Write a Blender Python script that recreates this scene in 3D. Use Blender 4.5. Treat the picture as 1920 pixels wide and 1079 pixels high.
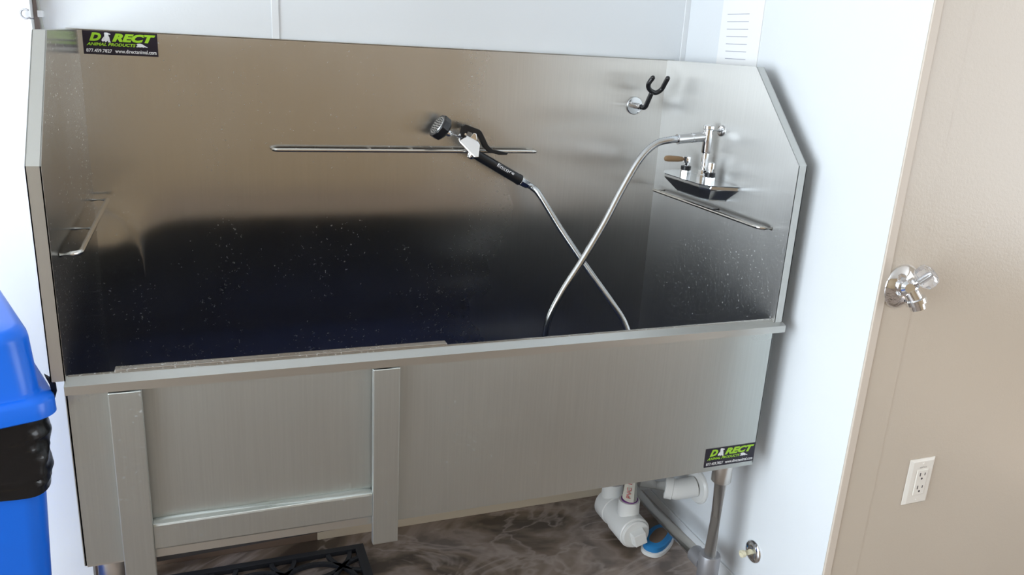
import bpy, bmesh, math, random
import numpy as np
from mathutils import Vector, Matrix, noise

# ------------------------------------------------------------------ clear
for o in list(bpy.data.objects):
    bpy.data.objects.remove(o, do_unlink=True)
S = bpy.context.scene
C = S.collection

# ------------------------------------------------------------------ camera
F_PX = 1512.79
CAM_POS = Vector((0.24284, -2.08618, 1.43337))
CAM_ROT = (Matrix.Rotation(-0.37473, 3, 'Z') @ Matrix.Rotation(1.27626, 3, 'X')
           @ Matrix.Rotation(0.05700, 3, 'Z'))
cam_data = bpy.data.cameras.new('camera')
cam_data.sensor_fit = 'HORIZONTAL'
cam_data.sensor_width = 36.0
cam_data.lens = 36.0 * F_PX / 1920.0
cam_data.clip_start = 0.02
cam = bpy.data.objects.new('camera', cam_data)
cam.matrix_world = Matrix.Translation(CAM_POS) @ CAM_ROT.to_4x4()
C.objects.link(cam)
S.camera = cam

# ------------------------------------------------------------------ world, colour, daylight
S.view_settings.view_transform = 'Standard'
S.view_settings.look = 'None'
S.view_settings.gamma = 1.0
S.view_settings.use_curve_mapping = False
S.view_settings.exposure = 0.0
w = bpy.data.worlds.new('sky')
S.world = w
w.use_nodes = True
w.node_tree.nodes['Background'].inputs[0].default_value = (0.75, 0.88, 1.0, 1)
w.node_tree.nodes['Background'].inputs[1].default_value = 2.5

def area(name, loc, rot, sx, sy, power, col):
    l = bpy.data.lights.new(name, 'AREA')
    l.shape = 'RECTANGLE'; l.size = sx; l.size_y = sy
    l.energy = power; l.color = col
    o = bpy.data.objects.new(name, l)
    o.location = loc; o.rotation_euler = rot
    C.objects.link(o)
    return o

R90 = math.pi / 2
# daylight through the side windows and the front shop window
area('daylight_left', (-2.42, -1.95, 1.45), (0, -R90, 0), 2.3, 2.7, 152, (0.86, 0.94, 1.0))
area('daylight_right', (4.62, -3.2, 1.45), (0, R90, 0), 2.1, 2.4, 60, (0.95, 0.97, 1.0))
# low sun through the right window: a bright patch on the shop floor
sun = bpy.data.lights.new('sun', 'SUN')
sun.energy = 9.0; sun.angle = 0.02; sun.color = (1.0, 0.93, 0.82)
sun_o = bpy.data.objects.new('sun', sun)
sun_o.rotation_euler = Vector((-0.95, 0.80, -1.45)).to_track_quat('-Z', 'Y').to_euler()
sun_o.location = (6, -5, 4)
C.objects.link(sun_o)

# ------------------------------------------------------------------ materials
def mat(name, col, rough=0.5, metal=0.0, spec=0.5, aniso=0.0, coat=0.0, trans=0.0, ior=1.45):
    m = bpy.data.materials.new(name); m.use_nodes = True
    b = m.node_tree.nodes['Principled BSDF']
    b.inputs['Base Color'].default_value = (*col, 1)
    b.inputs['Roughness'].default_value = rough
    b.inputs['Metallic'].default_value = metal
    b.inputs['Specular IOR Level'].default_value = spec
    b.inputs['Anisotropic'].default_value = aniso
    b.inputs['Coat Weight'].default_value = coat
    b.inputs['Transmission Weight'].default_value = trans
    b.inputs['IOR'].default_value = ior
    return m

def nodes(m):
    nt = m.node_tree
    return nt, nt.nodes['Principled BSDF']

def add(nt, t, **kw):
    n = nt.nodes.new(t)
    for k, v in kw.items():
        setattr(n, k, v)
    return n

def tex_noise(nt, scale, detail=4, rough=0.55, stretch=(1, 1, 1), distort=0.0):
    tc = add(nt, 'ShaderNodeTexCoord'); mp = add(nt, 'ShaderNodeMapping')
    mp.inputs['Scale'].default_value = stretch
    n = add(nt, 'ShaderNodeTexNoise')
    n.inputs['Scale'].default_value = scale; n.inputs['Detail'].default_value = detail
    n.inputs['Roughness'].default_value = rough; n.inputs['Distortion'].default_value = distort
    nt.links.new(tc.outputs['Object'], mp.inputs['Vector'])
    nt.links.new(mp.outputs['Vector'], n.inputs['Vector'])
    return n

def ramp(nt, src, stops):
    r = add(nt, 'ShaderNodeValToRGB')
    e = r.color_ramp.elements
    while len(e) < len(stops):
        e.new(0.5)
    for i, (p, c) in enumerate(stops):
        e[i].position = p
        e[i].color = (*c, 1) if len(c) == 3 else c
    nt.links.new(src, r.inputs['Fac'])
    return r

def brushed(name, col, rough, aniso, spots=0.5, wear=None):
    """stainless sheet with a vertical grain, faint streaks and dried water spots"""
    m = mat(name, col, rough, 1.0, aniso=aniso)
    nt, b = nodes(m)
    L = nt.links
    grain = tex_noise(nt, 1.0, 3, 0.6, (260, 260, 5))
    blot = tex_noise(nt, 2.2, 4, 0.6, (1, 1, 0.7))
    spot = tex_noise(nt, 150, 2, 0.5)
    mask = tex_noise(nt, 4.5, 3, 0.6)
    r1 = ramp(nt, grain.outputs['Fac'], [(0.3, tuple(c * 0.97 for c in col)), (0.7, tuple(min(1, c * 1.03) for c in col))])
    # roughness = base + blotches + spots
    ma = add(nt, 'ShaderNodeMapRange')
    ma.inputs['From Min'].default_value = 0.3; ma.inputs['From Max'].default_value = 0.7
    ma.inputs['To Min'].default_value = rough - 0.035; ma.inputs['To Max'].default_value = rough + 0.045
    L.new(blot.outputs['Fac'], ma.inputs['Value'])
    sp = ramp(nt, spot.outputs['Fac'], [(0.645, (0, 0, 0)), (0.73, (1, 1, 1))])
    mk = ramp(nt, mask.outputs['Fac'], [(0.38, (0, 0, 0)), (0.56, (1, 1, 1))])
    mul = add(nt, 'ShaderNodeMath', operation='MULTIPLY')
    L.new(sp.outputs['Color'], mul.inputs[0]); L.new(mk.outputs['Color'], mul.inputs[1])
    mul2 = add(nt, 'ShaderNodeMath', operation='MULTIPLY'); mul2.inputs[1].default_value = spots
    L.new(mul.outputs[0], mul2.inputs[0])
    addr = add(nt, 'ShaderNodeMath', operation='ADD')
    L.new(ma.outputs['Result'], addr.inputs[0]); L.new(mul2.outputs[0], addr.inputs[1])
    if wear:
        # the sheet is scrubbed duller towards one end
        tc = add(nt, 'ShaderNodeTexCoord'); sx = add(nt, 'ShaderNodeSeparateXYZ')
        wr = add(nt, 'ShaderNodeMapRange', interpolation_type='SMOOTHSTEP')
        for k_, v_ in zip(('From Min', 'From Max', 'To Min', 'To Max'), wear):
            wr.inputs[k_].default_value = v_
        L.new(tc.outputs['Object'], sx.inputs['Vector']); L.new(sx.outputs['X'], wr.inputs['Value'])
        add2 = add(nt, 'ShaderNodeMath', operation='ADD')
        L.new(addr.outputs[0], add2.inputs[0]); L.new(wr.outputs['Result'], add2.inputs[1])
        addr = add2
    L.new(addr.outputs[0], b.inputs['Roughness'])
    # mineral spots are a pale, non-metallic deposit
    mx = add(nt, 'ShaderNodeMix', data_type='RGBA')
    mx.inputs['B'].default_value = (0.62, 0.64, 0.66, 1)
    L.new(mul2.outputs[0], mx.inputs['Factor']); L.new(r1.outputs['Color'], mx.inputs['A'])
    L.new(mx.outputs['Result'], b.inputs['Base Color'])
    inv = add(nt, 'ShaderNodeMath', operation='SUBTRACT'); inv.inputs[0].default_value = 1.0
    L.new(mul2.outputs[0], inv.inputs[1]); L.new(inv.outputs[0], b.inputs['Metallic'])
    tg = add(nt, 'ShaderNodeTangent', direction_type='RADIAL', axis='Z')
    L.new(tg.outputs['Tangent'], b.inputs['Tangent'])
    return m

M = {}
M['steel'] = brushed('brushed_steel', (0.56, 0.55, 0.53), 0.20, 0.93, 0.45)
M['steel_back'] = brushed('brushed_steel_back', (0.56, 0.55, 0.53), 0.20, 0.93, 0.11, (0.55, 1.35, 0.0, 0.13))
M['steel_side'] = brushed('brushed_steel_side', (0.57, 0.57, 0.56), 0.33, 0.88, 0.50, (0.2, 1.4, 0.0, 0.06))
M['steel_left'] = brushed('brushed_steel_left', (0.54, 0.53, 0.50), 0.22, 0.93, 0.11)
M['steel_front'] = brushed('brushed_steel_front', (0.56, 0.585, 0.565), 0.45, 0.85, 0.25, (0.35, 1.35, 0.0, -0.16))
M['steel_edge'] = mat('steel_edge', (0.57, 0.57, 0.545), 0.38, 1.0)
M['steel_rod'] = mat('steel_rod', (0.70, 0.68, 0.64), 0.22, 1.0)
M['steel_tube'] = mat('steel_tube', (0.74, 0.72, 0.69), 0.36, 1.0)
M['cast_grey'] = mat('cast_grey', (0.36, 0.36, 0.38), 0.45, 0.6)
M['chrome'] = mat('chrome', (0.86, 0.87, 0.89), 0.06, 1.0)
M['chrome_dull'] = mat('chrome_dull', (0.62, 0.64, 0.66), 0.22, 1.0)
M['black_plastic'] = mat('black_plastic', (0.012, 0.013, 0.016), 0.32)
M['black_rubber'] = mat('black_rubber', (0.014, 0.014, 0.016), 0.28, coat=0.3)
M['mat_rubber'] = mat('mat_rubber', (0.022, 0.025, 0.032), 0.42)
M['blue'] = mat('blue_plastic', (0.008, 0.165, 0.86), 0.30)
M['bag'] = mat('bag_black', (0.008, 0.008, 0.009), 0.22)
M['pvc'] = mat('white_pvc', (0.80, 0.80, 0.78), 0.28)
M['pvc_tube'] = mat('cream_pvc', (0.74, 0.70, 0.60), 0.35)
M['purple'] = mat('purple_primer', (0.16, 0.03, 0.20), 0.5)
M['red_print'] = mat('red_print', (0.50, 0.10, 0.10), 0.5)
M['print_grey'] = mat('print_grey', (0.35, 0.34, 0.33), 0.6)
M['ivory'] = mat('ivory_plastic', (0.78, 0.72, 0.52), 0.4)
M['sticker'] = mat('sticker_black', (0.014, 0.010, 0.022), 0.35)
M['lime'] = mat('sticker_lime', (0.36, 0.66, 0.03), 0.4)
M['sticker_white'] = mat('sticker_white', (0.85, 0.86, 0.88), 0.4)
M['tan_grip'] = mat('tan_grip', (0.30, 0.19, 0.10), 0.5)
M['paper'] = mat('white_paper', (0.90, 0.90, 0.90), 0.6)
M['ink'] = mat('grey_ink', (0.42, 0.42, 0.50), 0.7)
M['outlet'] = mat('outlet_plastic', (0.80, 0.76, 0.70), 0.28)
M['slot'] = mat('slot_dark', (0.05, 0.04, 0.05), 0.6)
M['clear'] = mat('clear_acrylic', (0.95, 0.95, 0.97), 0.12, trans=0.85, ior=1.45)
M['liner'] = mat('blue_liner', (0.010, 0.019, 0.080), 0.5)
M['bristle'] = mat('blue_bristle', (0.02, 0.20, 0.48), 0.6)
M['brush_base'] = mat('brush_base', (0.70, 0.70, 0.68), 0.35)
M['dirt_and_shade'] = mat('dirt_and_shade_brown', (0.16, 0.11, 0.08), 0.8)  # dirt on the brush, painted shade on the left baseboard
M['trim_white'] = mat('trim_white', (0.80, 0.82, 0.84), 0.35)
M['trim_beige'] = mat('trim_beige', (0.66, 0.58, 0.50), 0.4)
M['base_cream'] = mat('base_cream', (0.62, 0.54, 0.42), 0.5)
M['cable'] = mat('grey_cable', (0.42, 0.43, 0.40), 0.5)
M['shadow_gap'] = mat('gap_shade', (0.30, 0.24, 0.22), 0.6)
M['ceiling'] = mat('ceiling_white', (0.78, 0.77, 0.74), 0.8)
M['glass'] = mat('glass', (1, 1, 1), 0.0, trans=1.0, ior=1.02)
M['blue_mark'] = mat('blue_mark', (0.03, 0.09, 0.28), 0.5)

def wall_mat(name, col, rough, bump):
    m = mat(name, col, rough)
    nt, b = nodes(m)
    n = tex_noise(nt, 160, 3, 0.6)
    n2 = tex_noise(nt, 2.0, 3, 0.5)
    r = ramp(nt, n2.outputs['Fac'], [(0.3, tuple(c * 0.975 for c in col)), (0.7, col)])
    nt.links.new(r.outputs['Color'], b.inputs['Base Color'])
    bp = add(nt, 'ShaderNodeBump')
    bp.inputs['Strength'].default_value = bump; bp.inputs['Distance'].default_value = 0.001
    nt.links.new(n.outputs['Fac'], bp.inputs['Height'])
    nt.links.new(bp.outputs['Normal'], b.inputs['Normal'])
    return m
M['frp'] = wall_mat('white_frp', (0.80, 0.83, 0.86), 0.30, 0.25)
M['frp_left'] = wall_mat('white_paint', (0.88, 0.89, 0.90), 0.35, 0.1)
M['beige'] = wall_mat('beige_paint', (0.57, 0.495, 0.41), 0.26, 0.35)
M['brownwall'] = wall_mat('tan_paint', (0.39, 0.29, 0.18), 0.5, 0.2)

def floor_mat():
    m = mat('stained_concrete', (0.12, 0.09, 0.07), 0.32)
    nt, b = nodes(m)
    n1 = tex_noise(nt, 1.7, 4, 0.52, (1.0, 1.6, 1), 2.6)
    n2 = tex_noise(nt, 2.6, 3, 0.5, (0.8, 1.5, 1), 3.2)
    r1 = ramp(nt, n1.outputs['Fac'], [(0.38, (0.085, 0.062, 0.046)), (0.47, (0.20, 0.150, 0.112)),
                                      (0.56, (0.34, 0.27, 0.23)), (0.66, (0.18, 0.145, 0.125))])
    r2 = ramp(nt, n2.outputs['Fac'], [(0.52, (0, 0, 0)), (0.56, (0.50, 0.50, 0.50)), (0.62, (0, 0, 0))])
    mx = add(nt, 'ShaderNodeMix', data_type='RGBA')
    mx.inputs['B'].default_value = (0.50, 0.42, 0.38, 1)
    nt.links.new(r2.outputs['Color'], mx.inputs['Factor'])
    nt.links.new(r1.outputs['Color'], mx.inputs['A'])
    nt.links.new(mx.outputs['Result'], b.inputs['Base Color'])
    return m
M['floor'] = floor_mat()

# ------------------------------------------------------------------ mesh helpers
def obj(name, bm, m, parent=None, smooth=None, bevel=0.0, segs=2):
    if bevel:
        bmesh.ops.remove_doubles(bm, verts=bm.verts, dist=1e-6)
        es = [e for e in bm.edges if len(e.link_faces) == 2 and e.calc_face_angle(0) > 0.6]
        bmesh.ops.bevel(bm, geom=es, offset=bevel, segments=segs, profile=0.5, affect='EDGES', clamp_overlap=True)
    bmesh.ops.recalc_face_normals(bm, faces=bm.faces)
    me = bpy.data.meshes.new(name)
    bm.to_mesh(me); bm.free()
    for mm in (m if isinstance(m, (list, tuple)) else [m]):
        me.materials.append(mm)
    if smooth is not None:
        for p in me.polygons:
            p.use_smooth = True
        me.set_sharp_from_angle(angle=math.radians(smooth))
    o = bpy.data.objects.new(name, me)
    C.objects.link(o)
    if parent is not None:
        o.parent = parent
        o.matrix_parent_inverse = world_of(parent).inverted()
    return o

def world_of(o):
    mt = Matrix.LocRotScale(o.location, o.rotation_euler, o.scale)
    if o.parent:
        return world_of(o.parent) @ o.matrix_parent_inverse @ mt
    return mt

def thing(name, label, cat, loc=(0, 0, 0), group=None):
    o = bpy.data.objects.new(name, None)
    o.empty_display_size = 0.05
    o.location = loc
    C.objects.link(o)
    return tag(o, label, cat, group)

def tag(o, label, cat, group=None):
    o['label'] = label; o['category'] = cat
    if group:
        o['group'] = group
    return o

def struct(o):
    o['kind'] = 'structure'
    return o

def nb():
    return bmesh.new()

def box(bm, x0, x1, y0, y1, z0, z1, mi=0):
    vs = [bm.verts.new((x, y, z)) for x in (x0, x1) for y in (y0, y1) for z in (z0, z1)]
    for f in ((0, 1, 3, 2), (4, 6, 7, 5), (0, 4, 5, 1), (2, 3, 7, 6), (0, 2, 6, 4), (1, 5, 7, 3)):
        bm.faces.new([vs[i] for i in f]).material_index = mi
    return bm

def prism(bm, pts, vec):
    """closed polygon (3D points) extruded by vec"""
    vec = Vector(vec)
    a = [bm.verts.new(Vector(p)) for p in pts]
    b = [bm.verts.new(Vector(p) + vec) for p in pts]
    bm.faces.new(a); bm.faces.new(b[::-1])
    n = len(pts)
    for i in range(n):
        j = (i + 1) % n
        bm.faces.new((a[i], b[i], b[j], a[j]))
    return bm

def frame_at(d, ref=None):
    d = d.normalized()
    r = ref or Vector((0, 0, 1))
    if abs(d.dot(r)) > 0.95:
        r = Vector((1, 0, 0))
    u = d.cross(r).normalized()
    return u, u.cross(d).normalized()

def tube(bm, pts, r, n=12, caps=True, radii=None):
    pts = [Vector(p) for p in pts]
    rings = []
    u = None
    for i, p in enumerate(pts):
        d = (pts[min(i + 1, len(pts) - 1)] - pts[max(i - 1, 0)]).normalized()
        if u is None:
            u, v = frame_at(d)
        else:
            u = (u - d * u.dot(d)).normalized(); v = d.cross(u)
        rr = radii[i] if radii else r
        rings.append([bm.verts.new(p + (u * math.cos(2 * math.pi * k / n) + v * math.sin(2 * math.pi * k / n)) * rr) for k in range(n)])
    for a, b in zip(rings, rings[1:]):
        for k in range(n):
            bm.faces.new((a[k], a[(k + 1) % n], b[(k + 1) % n], b[k]))
    if caps:
        bm.faces.new(rings[0][::-1]); bm.faces.new(rings[-1])
    return bm

def lathe(bm, origin, axis, prof, n=24, ang0=0.0):
    """prof: list of (distance along axis, radius)"""
    o = Vector(origin); d = Vector(axis).normalized()
    u, v = frame_at(d)
    rings = []
    for t, r in prof:
        r = max(r, 1e-5)
        rings.append([bm.verts.new(o + d * t + (u * math.cos(ang0 + 2 * math.pi * k / n) + v * math.sin(ang0 + 2 * math.pi * k / n)) * r) for k in range(n)])
    for a, b in zip(rings, rings[1:]):
        for k in range(n):
            bm.faces.new((a[k], a[(k + 1) % n], b[(k + 1) % n], b[k]))
    bm.faces.new(rings[0][::-1]); bm.faces.new(rings[-1])
    return bm

def arc_path(pts, rad=0.02, n=6):
    """polyline with rounded corners"""
    pts = [Vector(p) for p in pts]
    out = [pts[0]]
    for a, b, c in zip(pts, pts[1:], pts[2:]):
        d1 = (a - b); d2 = (c - b)
        k = min(rad, d1.length * 0.49, d2.length * 0.49)
        p1 = b + d1.normalized() * k; p2 = b + d2.normalized() * k
        for i in range(n + 1):
            t = i / n
            out.append(p1 * (1 - t) ** 2 + b * 2 * t * (1 - t) + p2 * t ** 2)
    out.append(pts[-1])
    return out

def spline(pts, n=12):
    """Catmull-Rom through points"""
    P = [Vector(p) for p in pts]
    P = [P[0] * 2 - P[1]] + P + [P[-1] * 2 - P[-2]]
    out = []
    for i in range(1, len(P) - 2):
        for k in range(n):
            t = k / n
            out.append(0.5 * ((2 * P[i]) + (P[i + 1] - P[i - 1]) * t + (2 * P[i - 1] - 5 * P[i] + 4 * P[i + 1] - P[i + 2]) * t * t
                              + (3 * P[i] - P[i - 1] - 3 * P[i + 1] + P[i + 2]) * t ** 3))
    out.append(P[-2])
    return out

def resample(pts, step):
    out = [pts[0]]; acc = 0.0
    for a, b in zip(pts, pts[1:]):
        seg = (b - a).length; pos = 0.0
        while acc + (seg - pos) >= step:
            pos += step - acc; acc = 0.0
            out.append(a.lerp(b, pos / seg))
        acc += seg - pos
    return out

def at(px, py, axis, val):
    """the point of the plane (axis = val) seen at a pixel of the photograph"""
    d = CAM_ROT @ Vector(((px - 960) / F_PX, -(py - 539.5) / F_PX, -1))
    t = (val - CAM_POS[axis]) / d[axis]
    return CAM_POS + d * t

def text_mesh(txt, bold=0.0, shear=0.0):
    cu = bpy.data.curves.new('lettering', 'FONT')
    cu.body = txt; cu.size = 1.0; cu.offset = bold; cu.shear = shear; cu.resolution_u = 3
    o = bpy.data.objects.new('lettering', cu)
    C.objects.link(o)
    dg = bpy.context.evaluated_depsgraph_get()
    me = bpy.data.meshes.new_from_object(o.evaluated_get(dg))
    bpy.data.objects.remove(o, do_unlink=True)
    return me

def flat_text(bm, txt, x0, x1, y0, y1, mat4, lift, bold=0.0, shear=0.0, mi=0):
    """lettering fitted into a box in the local plane of mat4"""
    me = text_mesh(txt, bold, shear)
    co = [v.co for v in me.vertices]
    ax, bx = min(c.x for c in co), max(c.x for c in co)
    ay, by = min(c.y for c in co), max(c.y for c in co)
    vs = [bm.verts.new(mat4 @ Vector((x0 + (c.x - ax) / (bx - ax) * (x1 - x0), y0 + (c.y - ay) / (by - ay) * (y1 - y0), lift))) for c in co]
    for p in me.polygons:
        try:
            bm.faces.new([vs[i] for i in p.vertices]).material_index = mi
        except ValueError:
            pass
    bpy.data.meshes.remove(me)
    return bm

# ------------------------------------------------------------------ dimensions (metres)
W, D = 1.5, 0.6123            # tub inside width, depth
ZT, ZR, ZB = 1.4095, 0.832, 0.4425
D1, Z1 = 0.41, 1.2023         # where the sloping front corner of each side starts / ends
XL, XR = -0.084, 1.568        # edge of the proud left wall, face of the right wall
YL = -0.022                   # face of the proud left wall
YB = 0.022                    # wall behind the tub
YF = -0.84                    # beige wall plane, to the right of the alcove
RX0, RX1, RY0, H = -2.3, 4.5, -5.0, 2.75

# ------------------------------------------------------------------ room
struct(obj('floor', box(nb(), RX0 - .2, RX1 + .2, RY0 - .2, YB + .2, -0.1, 0), M['floor']))
struct(obj('ceiling', box(nb(), RX0 - .2, RX1 + .2, RY0 - .2, YB + .2, H, H + .1), M['ceiling']))
struct(obj('wall_back', box(nb(), XL, XR + .1, YB, YB + .12, 0, H), M['frp']))
struct(obj('wall_left', box(nb(), RX0, XL, YL, YB + .12, 0, H), M['frp_left']))
struct(obj('wall_right', box(nb(), XR, XR + .1, YF + .004, YB, 0, H), M['frp']))
struct(obj('wall_right_front', box(nb(), XR + .1, RX1, YF, YF + .12, 0, H), M['beige']))
# beige skin that closes the return corner
struct(obj('trim_corner_right', box(nb(), XR - .002, XR + .1, YF - .001, YF + .004, 0, H), M['beige']))
struct(obj('trim_1', box(nb(), XR - .006, XR + .016, YF - .005, YF + .0, 0, H), M['trim_beige'], bevel=.002))

def wall_with_hole(name, axis, c0, c1, a0, a1, h0, h1, w0, w1, m):
    bm = nb()
    def bx(p0, p1, q0, q1):
        if axis == 'x':
            box(bm, c0, c1, p0, p1, q0, q1)
        else:
            box(bm, p0, p1, c0, c1, q0, q1)
    bx(a0, h0, 0, H); bx(h1, a1, 0, H); bx(h0, h1, 0, w0); bx(h0, h1, w1, H)
    return struct(obj(name, bm, m))
wall_with_hole('wall_far_left', 'x', RX0 - .1, RX0, RY0, YB + .12, -3.3, -.6, .12, 2.5, M['beige'])
wall_with_hole('wall_far_right', 'x', RX1, RX1 + .1, RY0, YF + .12, -4.4, -2.0, .4, 2.5, M['beige'])
struct(obj('wall_front', box(nb(), RX0 - .1, RX1 + .1, RY0 - .1, RY0, 0, H), M['brownwall']))
def window(name, axis, c, a0, a1, z0, z1, n):
    bm = nb()
    def bx(p0, p1, q0, q1, d=.04):
        if axis == 'x':
            box(bm, c - d, c + d, p0, p1, q0, q1)
        else:
            box(bm, p0, p1, c - d, c + d, q0, q1)
    bx(a0, a0 + .05, z0, z1); bx(a1 - .05, a1, z0, z1); bx(a0 + .05, a1 - .05, z0, z0 + .05); bx(a0 + .05, a1 - .05, z1 - .05, z1)
    for i in range(1, n):
        x = a0 + (a1 - a0) * i / n
        bx(x - .02, x + .02, z0 + .05, z1 - .05)
    struct(obj(name, bm, M['trim_white']))
window('window_1', 'x', RX0 - .05, -3.3, -.6, .12, 2.5, 2)
window('window_2', 'x', RX1 + .05, -4.4, -2.0, .4, 2.5, 2)

# seams, corner strips and wall base of the white panels
struct(obj('trim_2', box(nb(), 0.4150, 0.4320, YB - .004, YB, 0, H), M['trim_white'], bevel=.0012))
struct(obj('trim_3', box(nb(), XR - .016, XR, YB - .005, YB, 0, H), M['trim_white'], bevel=.0012))
struct(obj('corner_shade_strip', box(nb(), XL, XL + .010, YB - .010, YB, 0, H), M['shadow_gap'], bevel=.0012))  # dark strip painting the contact shadow beside the proud left wall
struct(obj('baseboard_back_shade', box(nb(), XL, .50, YB - .007, YB, 0, .062), M['dirt_and_shade'], bevel=.002))  # left run of the baseboard, its shade put into the brown colour
struct(obj('baseboard_back', box(nb(), .50, XR - .006, YB - .008, YB, 0, .062), M['base_cream'], bevel=.002))
struct(obj('baseboard_right', box(nb(), XR - .006, XR, YF + .004, YB - .008, 0, .05), M['trim_white'], bevel=.002))

# ------------------------------------------------------------------ the grooming tub
tub = thing('grooming_tub', 'large stainless steel dog washing tub with tall splash panels filling the alcove', 'tub', (W / 2, -D / 2, 0))
T = .0025

def sheet_grid(name, x0, x1, z0, z1, fy, nx, nz, m, thick):
    bm = nb()
    g = []
    for j in range(nz + 1):
        row = []
        for i in range(nx + 1):
            x = x0 + (x1 - x0) * i / nx; z = z0 + (z1 - z0) * j / nz
            row.append(bm.verts.new((x, fy(x, z), z)))
        g.append(row)
    for j in range(nz):
        for i in range(nx):
            bm.faces.new((g[j][i], g[j][i + 1], g[j + 1][i + 1], g[j + 1][i]))
    bmesh.ops.recalc_face_normals(bm, faces=bm.faces)
    r = bmesh.ops.extrude_face_region(bm, geom=list(bm.faces))
    for v in [e for e in r['geom'] if isinstance(e, bmesh.types.BMVert)]:
        v.co.y += thick
    return obj(name, bm, m, tub, smooth=40)
def back_y(x, z):
    # the sheet is slightly pulled out of flat near the lower left weld
    t = min(1, max(0, (z - .82) / .26)); t = t * t * (3 - 2 * t)
    t2 = min(1, max(0, (z - .80) / .34)); t2 = t2 * t2 * (3 - 2 * t2)
    return .0035 * (1 - t2) - .014 * (1 - t) * math.exp(-(x / .10) ** 2) * (1 if z > .6 else max(0, (z - .45) / .15))
sheet_grid('back_panel', 0, W, ZB + .005, ZT, back_y, 40, 30, M['steel_back'], .004)
prof = [(0.004, ZT), (-D1, ZT), (-D, Z1), (-D, ZB + .01), (0.004, ZB + .01)]
for s in (0, 1):
    x = -T if s == 0 else W
    obj('side_panel', prism(nb(), [(x, y, z) for y, z in prof], (T, 0, 0)), M['steel_side' if s else 'steel_left'], tub)
    # turned-out edge that runs along the top, the slope and the front of the side
    fl = [(0.0, ZT), (-D1, ZT), (-D, Z1), (-D, ZR - .004)]
    fo = [(0.0, ZT - .003), (-D1 + .001, ZT - .003), (-D + .003, Z1 - .001), (-D + .003, ZR - .004)]
    xa, xb = (-.0235, -.0004) if s == 0 else (W + .0004, W + .0235)
    bm = nb()
    for (a, b), (c, d) in zip(zip(fl, fl[1:]), zip(fo, fo[1:])):
        prism(bm, [(xa, a[0], a[1]), (xa, b[0], b[1]), (xa, d[0], d[1]), (xa, c[0], c[1])], (xb - xa, 0, 0))
    # thin return lip on the outer edge
    xo = xa if s == 0 else xb - .002
    for a, b in zip(fl[1:], fl[2:]):
        prism(bm, [(xo, a[0], a[1]), (xo, b[0], b[1]), (xo, b[0] + .014, b[1]), (xo, a[0] + .014, a[1] - .004)], (.002, 0, 0))
    obj('side_flange', bm, M['steel_edge'], tub)
# turned-back edge of the rear panel
obj('back_flange', box(nb(), -.0235, W + .0235, .0, .018, ZT - .001, ZT + .0015), M['steel_edge'], tub)

# front skin in three panels: left cheek, door panel, long right panel
YP = -D                       # face plane of the front
obj('front_panel', box(nb(), 0.585, W + .002, YP, YP + T, ZB + .004, ZR - .018), M['steel_front'], tub)
obj('cheek_panel', box(nb(), -.004, 0.068, YP, YP + T, .452, ZR - .018), M['steel_front'], tub)
obj('door_panel', box(nb(), .112, .540, YP + .006, YP + .010, .470, ZR - .018), M['steel_front'], tub)
# rim: sloping top with a small front drop
rp = [(-.600, ZR + .0005), (-.6265, ZR - .0095), (-.6265, ZR - .026), (-.624, ZR - .026), (-.624, ZR - .0115), (-.600, ZR - .002)]
obj('rim', prism(nb(), [(-.002, y, z) for y, z in rp], (W + .026, 0, 0)), M['steel_edge'], tub)
obj('inner_rim', box(nb(), .002, W - .002, -.603, -.596, .70, ZR + .0005), M['steel'], tub)
obj('door_top_edge', box(nb(), .076, .692, -.599, -.581, ZR - .03, ZR + .004), M['steel'], tub, bevel=.0006)
# inner face of the front, floor of the basin
obj('inner_front', box(nb(), .002, W - .002, -.5985, -.5955, ZB + .02, .70), M['steel'], tub)
obj('basin_floor', box(nb(), .0, W, -.609, .0, ZB + .004, ZB + .010), M['steel_edge'], tub)
# channel posts the door slides in
for x0, x1, zb in ((.0645, .1185, .385), (.5350, .5885, .405)):
    bm = nb()
    box(bm, x0, x1, YP - .016, YP - .0005, zb, ZR - .028)
    obj('door_channel', bm, M['steel_front'], tub, bevel=.0018)
# ledge across the foot of the door
lp = [(YP + .006, .531), (YP - .010, .5255), (YP - .011, .5215), (YP - .011, .474), (YP - .009, .470), (YP + .004, .470), (YP + .004, .512)]
obj('door_ledge', prism(nb(), [(.1187, y, z) for y, z in lp], (.4161, 0, 0)), M['steel_front'], tub, bevel=.001)
obj('door_skirt', box(nb(), .1187, .5348, YP + .002, YP + .010, .446, .470), M['steel_edge'], tub)
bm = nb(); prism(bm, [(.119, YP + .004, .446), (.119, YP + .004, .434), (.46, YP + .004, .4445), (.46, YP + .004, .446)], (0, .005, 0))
obj('door_underside_shade', bm, M['black_rubber'], tub)  # black wedge added as the shade under the door skirt
# liner on the floor of the basin
ln = obj('basin_liner', box(nb(), .02, W - .02, -.59, -.012, ZB + .0102, ZB + .022), M['liner'], tub)

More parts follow.
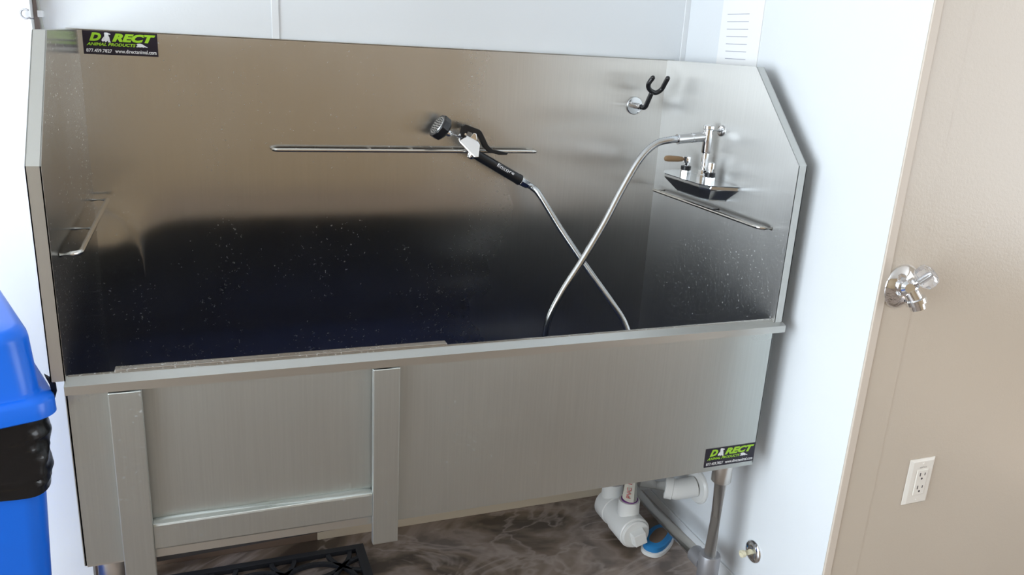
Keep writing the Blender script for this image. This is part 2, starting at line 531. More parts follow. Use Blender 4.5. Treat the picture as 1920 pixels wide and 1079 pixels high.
# welded towel / tether rods
def rod(pts, posts, r=.0047):
    bm = nb()
    tube(bm, arc_path(pts, .022, 7), r, 12)
    o = obj('tether_rod', bm, M['steel_rod'], tub, smooth=50)
    for a, b in posts:
        d = Vector(b) - Vector(a)
        p = nb()
        tube(p, [Vector(a), Vector(b)], .0034, 10)
        obj('rod_post', p, M['steel_rod'], o, smooth=50)
yb = -.032
pL, pR = at(517, 281, 1, yb), at(1004, 285, 1, yb)
zr = (pL.z + pR.z) / 2
rod([(pL.x - .006, -.0005, zr), (pL.x - .004, yb, zr), (pR.x + .004, yb, zr), (pR.x + .006, -.0005, zr)],
    [((pL.x + (pR.x - pL.x) * t, -.0005, zr), (pL.x + (pR.x - pL.x) * t, yb + .003, zr)) for t in (.345, .505, .67)])
xs = .033
rod([(.0005, -.545, 1.037), (xs, -.535, 1.037), (xs, -.045, 1.037)],
    [((.0005, y, 1.037), (xs - .003, y, 1.037)) for y in (-.05, -.34)])
rod([(W - .0005, -.553, 1.0435), (W - xs, -.545, 1.0455), (W - xs, -.058, 1.0455)],
    [((W - .0005, y, 1.0455), (W - xs + .003, y, 1.0455)) for y in (-.062, -.335)])

# legs and stretcher rails under the tub
def leg(x, y):
    bm = nb()
    tube(bm, [(x, y, .09), (x, y, .44)], .0205, 24)
    o = obj('leg', bm, M['steel_tube'], tub, smooth=50)
    bm = nb(); lathe(bm, (x, y, .372), (0, 0, 1), [(0, .021), (.004, .0255), (.069, .0255)], 24)
    obj('leg_socket', bm, M['steel_tube'], o, smooth=50)
    bm = nb()
    lathe(bm, (x, y, .075), (0, 0, 1), [(0, .027), (.003, .0285), (.072, .0285), (.078, .0265), (.078, .021)], 24)
    lathe(bm, (x, y + .02, .112), (0, 1, 0), [(0, .024), (.045, .024), (.048, .021)], 20)
    obj('tee_fitting', bm, M['cast_grey'], o, smooth=40)
    bm = nb(); lathe(bm, (x, y, 0.0), (0, 0, 1), [(0, .024), (.012, .024), (.02, .0205), (.076, .0205)], 24)
    obj('foot', bm, M['steel_tube'], o, smooth=50)
for lx, ly in ((1.458, -.555), (.034, -.555), (1.458, -.04), (.034, -.04)):
    leg(lx, ly)
for lx in (1.458, .034):
    bm = nb(); tube(bm, [(lx, -.49, .112), (lx, -.03, .112)], .0185, 18)
    obj('stretcher_rail', bm, M['steel_tube'], tub, smooth=50)

# printed stickers
DOG_SIT = [(.40, 1.0), (.62, 1.0), (.80, .93), (.98, .86), (.96, .78), (.80, .74), (.74, .66), (.84, .50), (.86, .30), (.88, .06), (.96, .02), (.94, -.04),
           (.66, -.04), (.70, .10), (.62, .12), (.52, .02), (.40, -.02), (.30, .10), (.18, .02), (.06, .05), (.00, .16), (.10, .34), (.24, .50), (.34, .64), (.34, .82), (.32, .94)]
DOG_LIE = [(.0, .18), (.12, .10), (.22, .16), (.36, .10), (.52, .20), (.62, .08), (.74, .20), (.98, .10), (1.0, .22), (.84, .36), (.72, .58), (.56, .86), (.40, 1.0),
           (.26, .98), (.12, .92), (.06, .78), (.14, .62), (.16, .42), (.06, .30)]
def sticker(mat4, w, h):
    root = obj('logo_sticker', prism(nb(), [mat4 @ Vector(p) for p in ((0, 0, 0.0003), (w, 0, 0.0003), (w, h, 0.0003), (0, h, 0.0003))],
                                     mat4.to_3x3() @ Vector((0, 0, .0006))), M['sticker'], tub)
    z = .0012
    bm = nb()
    flat_text(bm, 'D', .085 * w, .245 * w, .57 * h, .93 * h, mat4, z, .06, .32)
    flat_text(bm, 'RECT', .385 * w, .975 * w, .57 * h, .93 * h, mat4, z, .06, .32)
    flat_text(bm, 'ANIMAL PRODUCTS', .045 * w, .70 * w, .375 * h, .51 * h, mat4, z, .03, .32)
    obj('green_lettering', bm, M['lime'], root)
    bm = nb()
    flat_text(bm, '877.459.7827', .035 * w, .375 * w, .09 * h, .24 * h, mat4, z, .018)
    flat_text(bm, 'www.directanimal.com', .415 * w, .975 * w, .09 * h, .255 * h, mat4, z, .018)
    obj('white_lettering', bm, M['sticker_white'], root)
    for nm, poly, x0, x1, y0, y1 in (('sitting_dog_emblem', DOG_SIT, .245, .375, .55, .95), ('lying_dog_emblem', DOG_LIE, .70, .86, .36, .545)):
        bm = nb()
        f = bm.faces.new([bm.verts.new(mat4 @ Vector(((x0 + (x1 - x0) * px) * w, (y0 + (y1 - y0) * py) * h, z))) for px, py in poly])
        bmesh.ops.triangulate(bm, faces=[f])
        obj(nm, bm, M['sticker_white'], root)
    return root
def plane_y(x, y, z):
    return Matrix(((1, 0, 0, x), (0, 0, -1, y), (0, 1, 0, z), (0, 0, 0, 1)))
sticker(plane_y(.0085, 0, 1.3575), .1525, .0505)['label'] = 'black sticker in the upper left corner of the back panel'
sticker(plane_y(1.3555, YP, .4585), .1455, .0505)['label'] = 'black sticker in the lower right corner of the front panel'

# ------------------------------------------------------------------ faucet on the right side panel
fx, fy, fz = 1.455, -.262, 1.117
fau = thing('wall_faucet', 'chrome two-handle utility faucet mounted on the right side panel of the tub', 'faucet', (W, fy, 1.10))
c1, c2, c3 = at(1267, 322, 2, fz), at(1337, 346, 2, fz), at(1372, 341, 2, fz)
top = [(1.498, -.105, fz), (1.452, -.150, fz), (1.428, -.21, fz), (1.416, -.345, fz), (1.432, -.395, fz), (1.498, -.432, fz)]
top = [(1.4985, -.125, fz), (1.440, -.150, fz), (1.418, -.185, fz), (1.418, -.352, fz), (1.432, -.384, fz), (1.4985, -.410, fz)]
bot = [(1.4985, -.180, fz - .045), (1.462, -.190, fz - .045), (1.446, -.215, fz - .045), (1.446, -.325, fz - .045), (1.456, -.348, fz - .045), (1.4985, -.360, fz - .045)]
bm = nb()
mid = [(x, y, fz - .011) for x, y, z in top]
rings = [[bm.verts.new(p) for p in r] for r in (top, mid, bot)]
for a, b in zip(rings, rings[1:]):
    for k in range(6):
        bm.faces.new((a[k], a[(k + 1) % 6], b[(k + 1) % 6], b[k]))
bm.faces.new(rings[0]); bm.faces.new(rings[2][::-1])
obj('faucet_body', bm, M['chrome_dull'], fau, bevel=.0025)
# riser
rx, ry = 1.462, -.300
bm = nb()
lathe(bm, (rx, ry, fz), (0, 0, 1), [(0, .0155), (.014, .0155), (.016, .013), (.026, .013), (.028, .0095)], 6)
lathe(bm, (rx, ry, fz + .026), (0, 0, 1), [(0, .0092), (.045, .0092)], 20)
lathe(bm, (rx, ry, fz + .070), (0, 0, 1), [(0, .0105), (.004, .0118), (.060, .0118), (.062, .014), (.070, .014), (.072, .012)], 20)
obj('riser', bm, M['chrome'], fau, smooth=35)
bm = nb()
tube(bm, [(rx, ry, fz + .128), (W - .0005, ry - .004, fz + .128)], .006, 14)
lathe(bm, (W - .0005, ry - .004, fz + .128), (-1, 0, 0), [(0, .0145), (.004, .014), (.006, .008)], 20)
obj('wall_bracket', bm, M['chrome'], fau, smooth=35)
hz = fz + .113
hdir = Vector((-1, .04, -.10)).normalized()
bm = nb()
lathe(bm, (rx, ry, hz), hdir, [(0, .0085), (.014, .0085), (.0145, .0125), (.046, .0125), (.0465, .0118), (.082, .0118), (.084, .0128), (.088, .0128), (.088, .009)], 24)
obj('hose_outlet', bm, M['chrome'], fau, smooth=35)
# two valve stems, the rear one keeps its lever
for y, lever in ((-.232, True), (-.345, False)):
    vx = 1.452
    bm = nb(); lathe(bm, (vx, y, fz), (0, 0, 1), [(0, .0140), (.015, .0140), (.017, .012)], 6, .3)
    v = obj('valve', bm, M['chrome'], fau, smooth=30)
    bm = nb(); lathe(bm, (vx, y, fz + .0172), (0, 0, 1), [(0, .0135), (.009, .0135), (.010, .010)], 24)
    obj('black_collar', bm, M['black_plastic'], v, smooth=35)
    bm = nb()
    lathe(bm, (vx, y, fz + .027), (0, 0, 1), [(0, .0055), (.008, .0055), (.009, .0100 if lever else .0085), (.024, .0100 if lever else .0085), (.026, .006)], 10)
    obj('valve_cap', bm, M['chrome'], v, smooth=20)
    if lever:
        bm = nb()
        p0 = Vector((vx - .006, y, fz + .044)); dd = Vector((-1, .10, .02)).normalized()
        tube(bm, [p0 + dd * t for t in (0, .008, .020, .048, .057, .060)], 0, 12, radii=[.004, .0062, .0075, .0082, .0070, .003])
        obj('lever_handle', bm, M['tan_grip'], v, smooth=50)['label'] = 'tan covered lever handle'

# ------------------------------------------------------------------ sprayer and its hose
spr = thing('pet_sprayer', 'black and chrome hand sprayer hooked on the rear rod, with its coiled steel hose', 'sprayer', tuple(at(880, 283, 1, -.05)))
SY = -.052
def sp(px, py, y=SY):
    return at(px, py, 1, y)
A, B = sp(893, 290), sp(975, 338)            # ends of the grip
ax = (B - A).normalized()
Ln = (B - A).length
bm = nb()
lathe(bm, A, ax, [(-.004, .0115), (0, .0130), (Ln * .5, .0138), (Ln * .93, .0142), (Ln * .95, .0150), (Ln, .0150), (Ln + .001, .012)], 20)
grip = obj('grip', bm, M['black_plastic'], spr, smooth=35)
# grip lettering lies on the camera side of the grip
up = ax.cross(Vector((0, -1, 0))).normalized()
if up.z < 0:
    up = -up
nrm = ax.cross(up).normalized()
if nrm.y > 0:
    nrm = -nrm
def on_grip(bm, txt, t0, t1, h0, h1, bold):
    me = text_mesh(txt, bold, .15)
    co = [v.co for v in me.vertices]
    a0, a1 = min(c.x for c in co), max(c.x for c in co); b0, b1 = min(c.y for c in co), max(c.y for c in co)
    vs = []
    for c in co:
        t = t0 + (c.x - a0) / (a1 - a0) * (t1 - t0); hh = h0 + (c.y - b0) / (b1 - b0) * (h1 - h0)
        a = hh / .0142
        vs.append(bm.verts.new(A + ax * t + (nrm * math.cos(a) + up * math.sin(a)) * .0149))
    for p in me.polygons:
        try: bm.faces.new([vs[i] for i in p.vertices])
        except ValueError: pass
    bpy.data.meshes.remove(me)
bm = nb()
on_grip(bm, 'Encore', Ln * .42, Ln * .80, .002, .0105, .01)
tube(bm, [A + ax * t + (nrm * math.cos(.03) + up * math.sin(.03)) * .0145 for t in (Ln * .42, Ln * .52, Ln * .60, Ln * .68)], .0004, 6)
obj('grip_lettering', bm, M['sticker_white'], grip)
# hose ferrule
bm = nb(); lathe(bm, B, ax, [(0, .0105), (.003, .0125), (.026, .0118), (.028, .009)], 8)
obj('ferrule', bm, M['chrome'], spr, smooth=25)
# valve body: faceted chrome block
poly = [sp(862, 252), sp(868, 250), sp(893, 264), sp(896, 270), sp(891, 292), sp(884, 293), sp(876, 284), sp(861, 266)]
bm = nb()
pc = sum(poly, Vector()) / len(poly)
fr = [bm.verts.new(p + Vector((0, -.013 - .30 * (p.x - pc.x) + .42 * (p.z - pc.z), 0))) for p in poly]
bk = [bm.verts.new(p + Vector((0, .013, 0))) for p in poly]
bm.faces.new(fr); bm.faces.new(bk[::-1])
for k in range(len(poly)):
    bm.faces.new((fr[k], bk[k], bk[(k + 1) % len(poly)], fr[(k + 1) % len(poly)]))
body = obj('valve_body', bm, M['chrome'], spr, bevel=.0022)
bm = nb(); lathe(bm, sp(885, 289), -up, [(-.004, .0115), (.004, .0115), (.012, .0085), (.014, .004)], 18)
obj('valve_plug', bm, M['chrome'], body, smooth=35)
# neck and spray face
hd = (Vector((-.80, -.08, .55))).normalized()
HC = sp(827, 240)
N0, N1 = sp(866, 259), HC - hd * .024
bm = nb(); tube(bm, [N0, HC - hd * .013], .0052, 16); lathe(bm, N1, (N0 - N1), [(-.004, .008), (.004, .0085), (.008, .006)], 16)
obj('neck', bm, M['chrome'], spr, smooth=35)
bm = nb()
lathe(bm, HC, hd, [(-.016, .012), (-.013, .027), (-.008, .0325), (.010, .0335), (.013, .0315), (.0125, .0285)], 10)
head = obj('spray_head', bm, M['black_rubber'], spr, bevel=.0012)
bm = nb(); lathe(bm, HC, hd, [(.0126, .0255), (.0140, .0245)], 28)
face = obj('spray_face', bm, M['chrome_dull'], head, smooth=30)
bm = nb()
u, v = frame_at(hd)
for rr, nn in ((0.007, 6), (.014, 12), (.020, 18)):
    for k in range(nn):
        a = 2 * math.pi * k / nn
        lathe(bm, HC + hd * .0138 + (u * math.cos(a) + v * math.sin(a)) * rr, hd, [(0, .0013), (.0016, .0010)], 6)
obj('spray_nozzles', bm, M['black_plastic'], face)
# squeeze lever behind the body
lv = [(862, 262), (866, 236), (872, 233), (898, 243), (902, 247), (914, 272), (922, 280), (951, 286), (949, 290), (934, 290), (915, 285), (906, 277), (895, 253), (876, 246), (872, 256)]
bm = nb(); prism(bm, [sp(px, py, SY + .004) + Vector((0, -.008, 0)) for px, py in lv], (0, .016, 0))
obj('squeeze_lever', bm, M['black_plastic'], spr, bevel=.0014)
bm = nb(); prism(bm, [sp(px, py, SY) + Vector((0, -.005, 0)) for px, py in ((880, 258), (887, 249), (892, 250), (894, 262), (890, 266))], (0, .010, 0))
obj('lever_pivot', bm, M['chrome'], spr, bevel=.0012)
bm = nb(); tube(bm, [sp(873, 252, SY - .010), sp(873, 252, SY + .012)], .003, 12)
obj('pivot_pin', bm, M['chrome'], spr, smooth=35)
# hose: sprayer -> down into the basin -> back up to the faucet
hs0 = B + ax * .024
pts = [hs0, B + ax * .040, sp(1012, 366, -.075), sp(1050, 428, -.115), sp(1098, 499, -.17), sp(1145, 565, -.225), sp(1168, 600, -.25), sp(1181, 632, -.27)]
e = pts[-1]
H0 = Vector((rx, ry, hz)) + hdir * .086
H1 = Vector((rx, ry, hz)) + hdir * .105
tail = [at(1019, 648, 1, -.30), at(1029, 598, 1, -.305), at(1055, 546, 1, -.305), at(1092, 488, 1, -.30), at(1132, 420, 1, -.295), at(1165, 357, 1, -.29), at(1200, 298, 1, -.29), at(1230, 270, 1, -.29), H1, H0]
s0 = tail[0]
low = [Vector((e.x + .012, -.28, .66)), Vector((e.x - .01, -.30, .54)), Vector((e.x - .09, -.33, .478)),
       Vector(((e.x + s0.x) / 2, -.36, .4745)), Vector((s0.x + .05, -.35, .478)), Vector((s0.x - .02, -.32, .54)), Vector((s0.x - .016, -.305, .66))]
path = resample(spline(pts + low + tail, 24), .00225)
bm = nb()
rad = [.0094 if i % 2 else .0080 for i in range(len(path))]
tube(bm, path, 0, 10, radii=rad)
obj('hose', bm, M['chrome_dull'], spr, smooth=80)

# ------------------------------------------------------------------ forked hanger
hk = at(1189, 198, 1, 0)
hook = thing('forked_hanger', 'black rubber-dipped forked hanger on a round chrome plate, upper right of the back panel', 'hook', (hk.x, 0, hk.z))
bm = nb(); lathe(bm, (hk.x, -.0005, hk.z), (0, -1, 0), [(0, .0250), (.003, .0250), (.005, .0235), (.006, .010)], 32)
obj('wall_plate', bm, M['chrome_dull'], hook, smooth=35)
bm = nb(); lathe(bm, (hk.x, -.006, hk.z), (0, -1, 0), [(0, .0085), (.030, .0085), (.031, .0070), (.036, .0070)], 20)
obj('post', bm, M['chrome'], hook, smooth=35)
for dx, dz in ((-.016, .008), (.012, -.017)):
    bm = nb(); lathe(bm, (hk.x + dx, -.0055, hk.z + dz), (0, -1, 0), [(0, .0036), (.0015, .003), (.002, .001)], 12)
    obj('screw', bm, M['chrome'], hook, smooth=35)
hy = -.060
Y0, Y1 = at(1204, 203, 1, -.045), at(1221, 176, 1, -.075)
stem = arc_path([(hk.x, -.038, hk.z), Vector((hk.x + .004, -.056, hk.z - .002)), Y1], .016, 6)
bm = nb(); tube(bm, stem, .0068, 14)
uu = [at(1224, 146, 1, -.10), at(1216, 158, 1, -.09), at(1218, 168, 1, -.08), at(1229, 174, 1, -.075), at(1240, 168, 1, -.08), at(1246, 158, 1, -.09), at(1252, 147, 1, -.10)]
sm = spline(uu, 8)
tube(bm, sm, .0066, 14)
for q in (sm[0], sm[-1], stem[-1]):
    bmesh.ops.create_uvsphere(bm, u_segments=14, v_segments=8, radius=.0066, matrix=Matrix.Translation(q))
obj('fork', bm, M['black_rubber'], hook, smooth=60)

# ------------------------------------------------------------------ recycling bin at the left
binc = Vector((-.007, -.647, .806))
yaw = math.radians(19)
ex, ey = Vector((math.cos(yaw), math.sin(yaw), 0)), Vector((-math.sin(yaw), math.cos(yaw), 0))
HALF = .205
bo = binc - ex * HALF + ey * HALF
bo.z = 0
bin_ = thing('recycling_bin', 'blue plastic recycling bin with a black bag, at the left end of the tub', 'bin', tuple(bo))
def rr_ring(h, z, r, n=8, k=1.0):
    pts = []
    for cx, cy, a0 in ((1, 1, 0), (-1, 1, 90), (-1, -1, 180), (1, -1, 270)):
        for i in range(n + 1):
            a = math.radians(a0 + 90 * i / n)
            x = cx * (h - r) + r * math.cos(a); y = cy * (h - r) + r * math.sin(a)
            pts.append(bo + ex * x + ey * y * k + Vector((0, 0, z)))
    return pts
def loft(bm, rings, cap0=True, cap1=True):
    vs = [[bm.verts.new(p) for p in r] for r in rings]
    n = len(vs[0])
    for a, b in zip(vs, vs[1:]):
        for k in range(n):
            bm.faces.new((a[k], a[(k + 1) % n], b[(k + 1) % n], b[k]))
    if cap0: bm.faces.new(vs[0][::-1])
    if cap1: bm.faces.new(vs[-1])
    return bm
ZL = binc.z
bm = loft(nb(), [rr_ring(.150, 0, .04), rr_ring(.152, .01, .04), rr_ring(.186, ZL - .02, .045)])
obj('bin_body', bm, M['blue'], bin_, smooth=40)
lid_r = [rr_ring(.199, ZL - .030, .035), rr_ring(.205, ZL - .026, .038), rr_ring(.204, ZL + .0, .038), rr_ring(.200, ZL + .006, .036), rr_ring(.189, ZL + .010, .036),
         rr_ring(.186, ZL + .016, .040), rr_ring(.181, ZL + .105, .045), rr_ring(.179, ZL + .115, .045), rr_ring(.173, ZL + .123, .045), rr_ring(.163, ZL + .126, .042)]
n8 = 36
hole_r = .075
def circ_ring(r, z):
    out = []
    for p in rr_ring(.163, 0, .042):
        d = p - bo; d.z = 0; a = math.atan2(d.dot(ey), d.dot(ex))
        out.append(bo + (ex * math.cos(a) + ey * math.sin(a)) * r + Vector((0, 0, z)))
    return out
lid_r += [circ_ring(hole_r + .012, ZL + .127), circ_ring(hole_r + .004, ZL + .124), circ_ring(hole_r, ZL + .114), circ_ring(hole_r - .004, ZL + .07)]
bm = loft(nb(), lid_r, True, True)
obj('bin_lid', bm, M['blue'], bin_, smooth=38)
# bag folded over under the lid
random.seed(4)
bm = nb()
rings = []
NZ = 22
base = rr_ring(1.0, 0, .22, 8)
per = sum((b - a).length for a, b in zip(base, base[1:] + base[:1]))
base = resample(base + base[:1], per / 180)
loc = [((p - bo).dot(ex), (p - bo).dot(ey)) for p in base]
for j in range(NZ + 1):
    t = j / NZ
    ring = []
    for (lx, ly) in loc:
        hang = .150 + .018 * (lx - .5) * -1 + .012 * math.sin(lx * 5 + ly * 3)
        z = ZL - .022 - t * hang
        hh = .1885 - .004 * t
        cr = (1 - abs(noise.noise(Vector((lx * 1.6 + t * 1.6 + ly, ly * 2 - t, t * 3.2 + lx * 1.8))) * 2.2)) * .006 + noise.noise(Vector((lx * 5 - t * 4, ly * 5, t * 6 + 3))) * .004
        cr *= min(1, (1 - t) * 6)
        gath = -.004 if .78 < t < .84 else 0
        k = hh + .002 + abs(cr) * (1 if t > .08 else .2) + gath
        ring.append(bo + ex * lx * k + ey * ly * k + Vector((0, 0, z)))
    rings.append(ring)
loft(bm, rings, False, False)
obj('bin_bag', bm, M['bag'], bin_, smooth=60)
bm = nb()
pp = [at(x_, y_, 1, -.606) for x_, y_ in ((84, 706), (97, 713), (105, 720), (107, 733), (103, 748), (97, 736), (93, 722))]
prism(bm, pp, (-.002, .006, .003))
obj('bag_fold', bm, M['bag'], bin_, smooth=60)

# ------------------------------------------------------------------ rubber mat on the floor under the tub
mat_x0, mat_x1, mat_y0, mat_y1 = .02, .622, -.60, -.050
rm = thing('rubber_mat', 'black openwork rubber mat lying on the floor under the door end of the tub', 'mat', ((mat_x0 + mat_x1) / 2, (mat_y0 + mat_y1) / 2, 0))
bm = nb()
fw = .026
for x0, x1, y0, y1 in ((mat_x0, mat_x1, mat_y0, mat_y0 + fw), (mat_x0, mat_x1, mat_y1 - fw, mat_y1), (mat_x0, mat_x0 + fw, mat_y0 + fw, mat_y1 - fw), (mat_x1 - fw, mat_x1, mat_y0 + fw, mat_y1 - fw)):
    box(bm, x0, x1, y0, y1, 0, .010)
for x0, x1, y0, y1 in ((mat_x0 + .018, mat_x1 - .018, mat_y0 + .018, mat_y0 + .026), (mat_x0 + .018, mat_x1 - .018, mat_y1 - .026, mat_y1 - .018),
                       (mat_x0 + .018, mat_x0 + .026, mat_y0 + .026, mat_y1 - .026), (mat_x1 - .026, mat_x1 - .018, mat_y0 + .026, mat_y1 - .026)):
    box(bm, x0, x1, y0, y1, .010, .014)
obj('mat_border', bm, M['mat_rubber'], rm)
bm = nb()
s = .155; cr = s / math.sqrt(2)
ix0, ix1, iy0, iy1 = mat_x0 + fw - .004, mat_x1 - fw + .004, mat_y0 + fw - .004, mat_y1 - fw + .004
def bar(bm, a, b, wd, h):
    d = (b - a); d.z = 0
    if d.length < 1e-5: return
    n = Vector((-d.y, d.x, 0)).normalized() * wd / 2
    prism(bm, [a + n, a - n, b - n, b + n], (0, 0, h))
node = at(642, 1062, 2, .010)
nx = int((ix1 - ix0) / s) + 3; ny = int((iy1 - iy0) / s) + 3
for i in range(-1, nx):
    for j in range(-1, ny):
        c = Vector((node.x + s / 2 - i * s + s, node.y + s / 2 - j * s + s, .001))
        for k in range(48):
            a0, a1 = 2 * math.pi * k / 48, 2 * math.pi * (k + 1.08) / 48
            p = c + Vector((math.cos(a0), math.sin(a0), 0)) * cr; q = c + Vector((math.cos(a1), math.sin(a1), 0)) * cr
            m_ = (p + q) / 2
            if ix0 < m_.x < ix1 and iy0 < m_.y < iy1:
                bar(bm, p, q, .0115, .010)
obj('mat_lattice', bm, M['mat_rubber'], rm)

# ------------------------------------------------------------------ PVC drain under the right end
dr = thing('drain_pipes', 'white PVC drain trap and waste pipe under the right end of the tub', 'drain', (1.372, -.23, 0))
tx = 1.372; tz = .075
bm = nb()
lathe(bm, (tx, -.128, tz), (0, -1, 0), [(0, .028), (.004, .042), (.012, .0475), (.062, .0475), (.064, .045), (.100, .045), (.102, .0485), (.182, .0485), (.185, .046)], 32)
tr = obj('trap_body', bm, M['pvc'], dr, smooth=35)
bm = nb(); lathe(bm, (tx, -.3135, tz), (0, -1, 0), [(0, .0435), (.006, .0425), (.008, .040)], 32)
cp = obj('cleanout_plug', bm, M['pvc'], tr, smooth=35)
bm = nb(); lathe(bm, (tx + .002, -.3215, tz - .002), (0, -1, 0), [(0, .030), (.024, .027)], 4, .5)
obj('square_head', bm, M['pvc'], cp, bevel=.002)
for y, z1 in ((-.262, .455), (-.158, .455)):
    bm = nb(); lathe(bm, (tx, y, tz + .034), (0, 0, 1), [(0, .033), (.034, .0315), (.050, .0315), (.050, .025)], 28)
    obj('tee_branch', bm, M['pvc'], tr, smooth=35)
    bm = nb(); tube(bm, [(tx, y, tz + .06), (tx, y, z1)], .0242, 28)
    pt = obj('drain_pipe', bm, M['pvc_tube'], dr, smooth=35)
    bm = nb(); lathe(bm, (tx, y, tz + .0838), (0, 0, 1), [(0, .0250), (.003, .0250), (.003, .0246)], 28)
    obj('primer_ring', bm, M['purple'], pt)
    if y < -.2:
        # red maker's print running up the pipe
        bm = nb()
        me = text_mesh('PVC 1-1/2', .01)
        co = [vv.co for vv in me.vertices]
        a0, a1 = min(c.x for c in co), max(c.x for c in co); b0, b1 = min(c.y for c in co), max(c.y for c in co)
        vs = []
        for c in co:
            zz = tz + .10 + (c.x - a0) / (a1 - a0) * .085; an = math.radians(245) - (c.y - b0) / (b1 - b0) * .55
            vs.append(bm.verts.new((tx + .0246 * math.cos(an), y + .0246 * math.sin(an), zz)))
        for p in me.polygons:
            try: bm.faces.new([vs[i] for i in p.vertices])
            except ValueError: pass
        obj('pipe_print', bm, M['red_print'], pt)
wz = .205; wy = -.318
wp = dr
bm = nb()
pA, pB = at(1201, 904, 1, -.250), at(1262, 917, 1, -.302)
tube(bm, [pA, pB], .0242, 24)
obj('pipe_run', bm, M['pvc'], wp, smooth=35)
bm = nb()
dv = (pB - pA).normalized()
tube(bm, spline([pB - dv * .022, pB - dv * .004, pB + dv * .010, (pB + Vector((XR, wy, wz))) / 2 + Vector((0.004, -.004, 0)), Vector((XR - .012, wy, wz))], 5), .030, 24)
lathe(bm, pB - dv * .024, dv, [(0, .0305), (.002, .033), (.022, .033), (.024, .030)], 24)
obj('elbow', bm, M['pvc'], wp, smooth=40)
bm = nb(); lathe(bm, (XR - .0005, wy, wz), (-1, 0, 0), [(0, .052), (.006, .052), (.011, .047), (.012, .029)], 36)
obj('wall_flange', bm, M['pvc'], wp, smooth=35)

# ------------------------------------------------------------------ scrub brush on the floor
br = thing('scrub_brush', 'worn blue-bristled scrub brush lying on the floor behind the drain trap', 'brush', (1.48, -.295, 0))
bd = Vector((.80, .60, 0)).normalized(); bn = Vector((-bd.y, bd.x, 0))
bcn = Vector((1.468, -.292, 0))
def oval(L_, w_, z, n=28):
    return [bcn + bd * L_ * math.copysign(abs(math.cos(2 * math.pi * k / n)) ** .75, math.cos(2 * math.pi * k / n)) + bn * w_ * math.copysign(abs(math.sin(2 * math.pi * k / n)) ** .8, math.sin(2 * math.pi * k / n)) + Vector((0, 0, z)) for k in range(n)]
bm = loft(nb(), [oval(.068, .036, .001), oval(.072, .039, .004), oval(.072, .039, .015), oval(.069, .036, .017)])
obj('brush_block', bm, M['brush_base'], br, smooth=40)
bm = loft(nb(), [oval(.067, .034, .0172), oval(.069, .036, .034), oval(.064, .032, .038)])
obj('bristles', bm, M['bristle'], br, smooth=50)
bm = loft(nb(), [[p for p in oval(.046, .020, .0382)], oval(.042, .018, .040)])
obj('worn_centre', bm, M['dirt_and_shade'], br, smooth=50)

# ------------------------------------------------------------------ small fittings on the walls
# stub-out on the white wall
st = at(1413, 1035, 0, XR)
so = thing('pipe_stub', 'ivory pipe stub in a round chrome escutcheon low on the white right wall', 'pipe', (XR, st.y, st.z))
bm = nb(); lathe(bm, (XR - .0003, st.y, st.z), (-1, 0, 0), [(0, .0315), (.002, .0315), (.006, .027), (.009, .016), (.009, .009)], 32)
obj('escutcheon', bm, M['chrome'], so, smooth=50)
bm = nb()
tube(bm, [(XR - .009, st.y, st.z), (XR - .040, st.y, st.z)], .0085, 18, caps=False)
tube(bm, [(XR - .040, st.y, st.z), (XR - .036, st.y, st.z)], .0065, 18, caps=False)
lathe(bm, (XR - .030, st.y, st.z), (-1, 0, 0), [(0, .0086), (.0005, .0098), (.010, .0098), (.010, .0068), (.004, .0062)], 18)
obj('stub', bm, M['ivory'], so, smooth=40)

# hose bibb on the beige wall
hb = at(1688, 537, 1, YF)
bib = thing('hose_bibb', 'chrome hose bibb with a clear faceted knob on the beige wall', 'faucet', (hb.x, YF, hb.z))
bm = nb(); lathe(bm, (hb.x, YF - .0003, hb.z), (0, -1, 0), [(0, .049), (.003, .049), (.008, .045), (.014, .034), (.019, .026), (.020, .017)], 40)
obj('escutcheon', bm, M['chrome'], bib, smooth=60)
bm = nb()
b0 = Vector((hb.x, YF - .010, hb.z)); b1 = at(1704, 541, 1, YF - .040)
k1 = at(1735, 521, 1, YF - .062); o1 = at(1716, 562, 1, YF - .050); o2 = at(1723, 583, 1, YF - .056)
lathe(bm, b0, (b1 - b0), [(0, .0195), (.008, .019), (.010, .0165), (.030, .0175), (.042, .0165), (.048, .010)], 24)
tube(bm, [b0.lerp(b1, .55), b1.lerp(o1, .5), o1], .0160, 20)
od = (o2 - o1).normalized()
lathe(bm, o1 - od * .003, od, [(0, .0165), (.001, .0215), (.011, .0215), (.012, .0165), (.024, .0160), (.026, .011)], 20)
kd = (k1 - b1).normalized()
lathe(bm, b0.lerp(b1, .7), kd, [(0, .0145), (.022, .0135), (.024, .009), (.034, .009)], 20)
obj('bibb_body', bm, M['chrome'], bib, smooth=40)
bm = nb()
lathe(bm, k1, kd, [(-.016, .011), (-.012, .021), (-.006, .0255), (.006, .0265), (.014, .0235), (.018, .016), (.017, .008)], 10)
kn = obj('knob', bm, M['clear'], bib)
kn['label'] = 'clear faceted plastic knob'
bm = nb(); lathe(bm, k1, kd, [(-.022, .0055), (.010, .0055), (.012, .004)], 12)
obj('knob_stem', bm, M['chrome_dull'], kn, smooth=40)

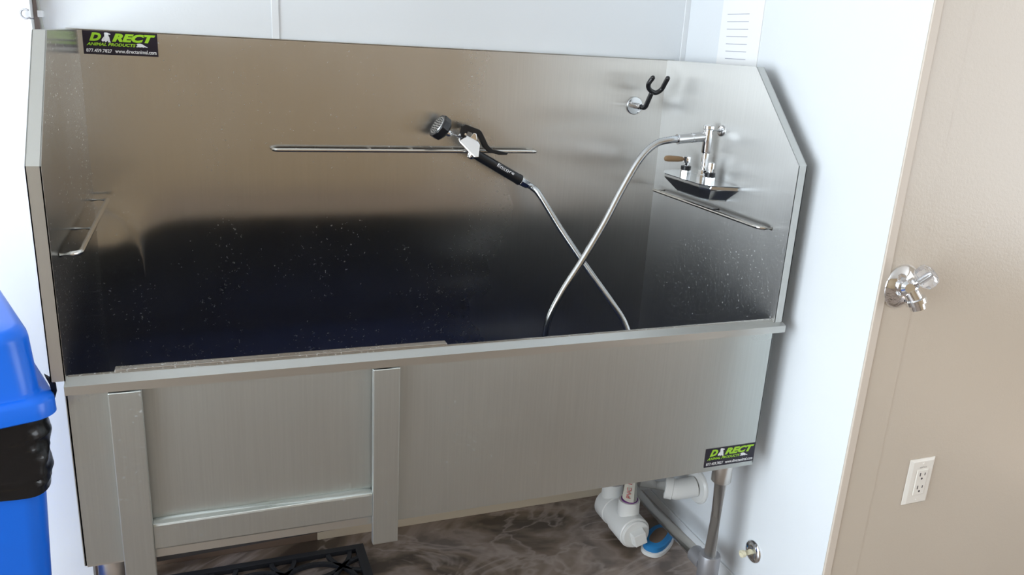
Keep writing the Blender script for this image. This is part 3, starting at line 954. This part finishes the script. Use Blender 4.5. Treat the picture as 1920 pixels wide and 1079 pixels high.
# outlet
oc = (at(1705, 864, 1, YF) + at(1735, 938, 1, YF) + at(1752, 855, 1, YF) + at(1690, 948, 1, YF)) / 4
ou = thing('wall_outlet', 'white duplex outlet with a rectangular cover plate low on the beige wall', 'outlet', (oc.x, YF, oc.z))
pw, ph = .0385, .0605
bm = nb()
loftr = lambda h, v_, y: [Vector((oc.x + sx * h, YF + y, oc.z + sz * v_)) for sx, sz in ((-1, -1), (1, -1), (1, 1), (-1, 1))]
loft(bm, [loftr(pw, ph, 0), loftr(pw, ph, -.002), loftr(pw - .008, ph - .005, -.0068)])
plate = obj('cover_plate', bm, M['outlet'], ou, bevel=.0012)
bm = nb(); box(bm, oc.x - .0168, oc.x + .0168, YF - .0095, YF - .0062, oc.z - .0335, oc.z + .0335)
rec = obj('receptacle', bm, M['outlet'], ou, bevel=.0012)
for dz in (.0185, -.0155):
    bm = nb()
    box(bm, oc.x - .0085, oc.x - .0063, YF - .0100, YF - .0090, oc.z + dz - .001, oc.z + dz + .0078)
    box(bm, oc.x + .0063, oc.x + .0082, YF - .0100, YF - .0090, oc.z + dz, oc.z + dz + .0068)
    lathe(bm, (oc.x, YF - .0090, oc.z + dz - .0078), (0, -1, 0), [(0, .0026), (.001, .0026)], 12)
    obj('socket_slots', bm, M['slot'], rec)
for dz in (.048, -.048):
    bm = nb(); lathe(bm, (oc.x, YF - .0066, oc.z + dz), (0, -1, 0), [(0, .0034), (.001, .0030), (.0014, .001)], 14)
    obj('screw', bm, M['outlet'], plate, smooth=40)
bm = nb(); flat_text(bm, 'GFCI', oc.x - .010, oc.x + .010, oc.z + .0375, oc.z + .0415, Matrix(((1, 0, 0, 0), (0, 0, -1, YF - .0072), (0, 1, 0, 0), (0, 0, 0, 1))), 0, .01)
obj('plate_lettering', bm, M['print_grey'], plate)

# ruled sheet on the white wall, just above the tub's right side
ya, yb_, yc = at(1345, 110, 0, XR).y, at(1421, 110, 0, XR).y, 0
sh = thing('ruled_sheet', 'white paper sheet with seven short ruled lines on the wall above the right side panel', 'paper', (XR, (ya + yb_) / 2, 1.385))
obj('sheet', box(nb(), XR - .0022, XR - .0004, yb_, ya, 1.385, 1.80), M['paper'], sh)
bm = nb()
l0, l1 = at(1366, 27, 0, XR), at(1361, 109.5, 0, XR)
m0, m1 = at(1407, 25, 0, XR), at(1399, 110.5, 0, XR)
for i in range(7):
    t = i / 6
    z = l0.z + (l1.z - l0.z) * t
    box(bm, XR - .0027, XR - .0021, m0.y + (m1.y - m0.y) * t, l0.y + (l1.y - l0.y) * t, z - .0009, z + .0009)
obj('ruled_lines', bm, M['ink'], sh)

# cable with its clip in the left corner, and a cup hook on the left wall
cx_, cy_ = at(75, 30, 1, .004).x, .004
ca = thing('wall_cable', 'thin grey cable running up the wall edge at the top left corner of the tub', 'cable', (cx_, cy_, 1.41))
bm = nb(); tube(bm, [(cx_ + .004, cy_, .9), (cx_ + .003, cy_, 1.40), (cx_, cy_, 1.44), (cx_ - .003, cy_, 1.50), (cx_ - .004, cy_, 2.7)], .0030, 10)
obj('cable', bm, M['cable'], ca, smooth=50)
cz = at(76, 27, 1, .004).z
obj('cable_clip', box(nb(), cx_ - .004, cx_ + .006, cy_ - .006, YB - .0005, cz - .006, cz + .008), M['trim_white'], ca, bevel=.001)
q = at(52, 27, 1, YL)
ch = thing('cup_hook', 'small wire cup hook screwed into the white wall left of the tub top corner', 'hook', (q.x, YL, q.z))
bm = nb()
c0 = Vector((q.x - .002, YL - .012, q.z + .001))
tube(bm, [Vector((q.x + .010, YL - .0003, q.z - .008)), Vector((q.x + .006, YL - .006, q.z - .008))] +
     [c0 + Vector((math.cos(a), -.35 * math.cos(a), math.sin(a))) * .0095 for a in [math.radians(310 - 26 * k) for k in range(0, 11)]], .0018, 8)
obj('hook_wire', bm, M['cast_grey'], ch, smooth=60)
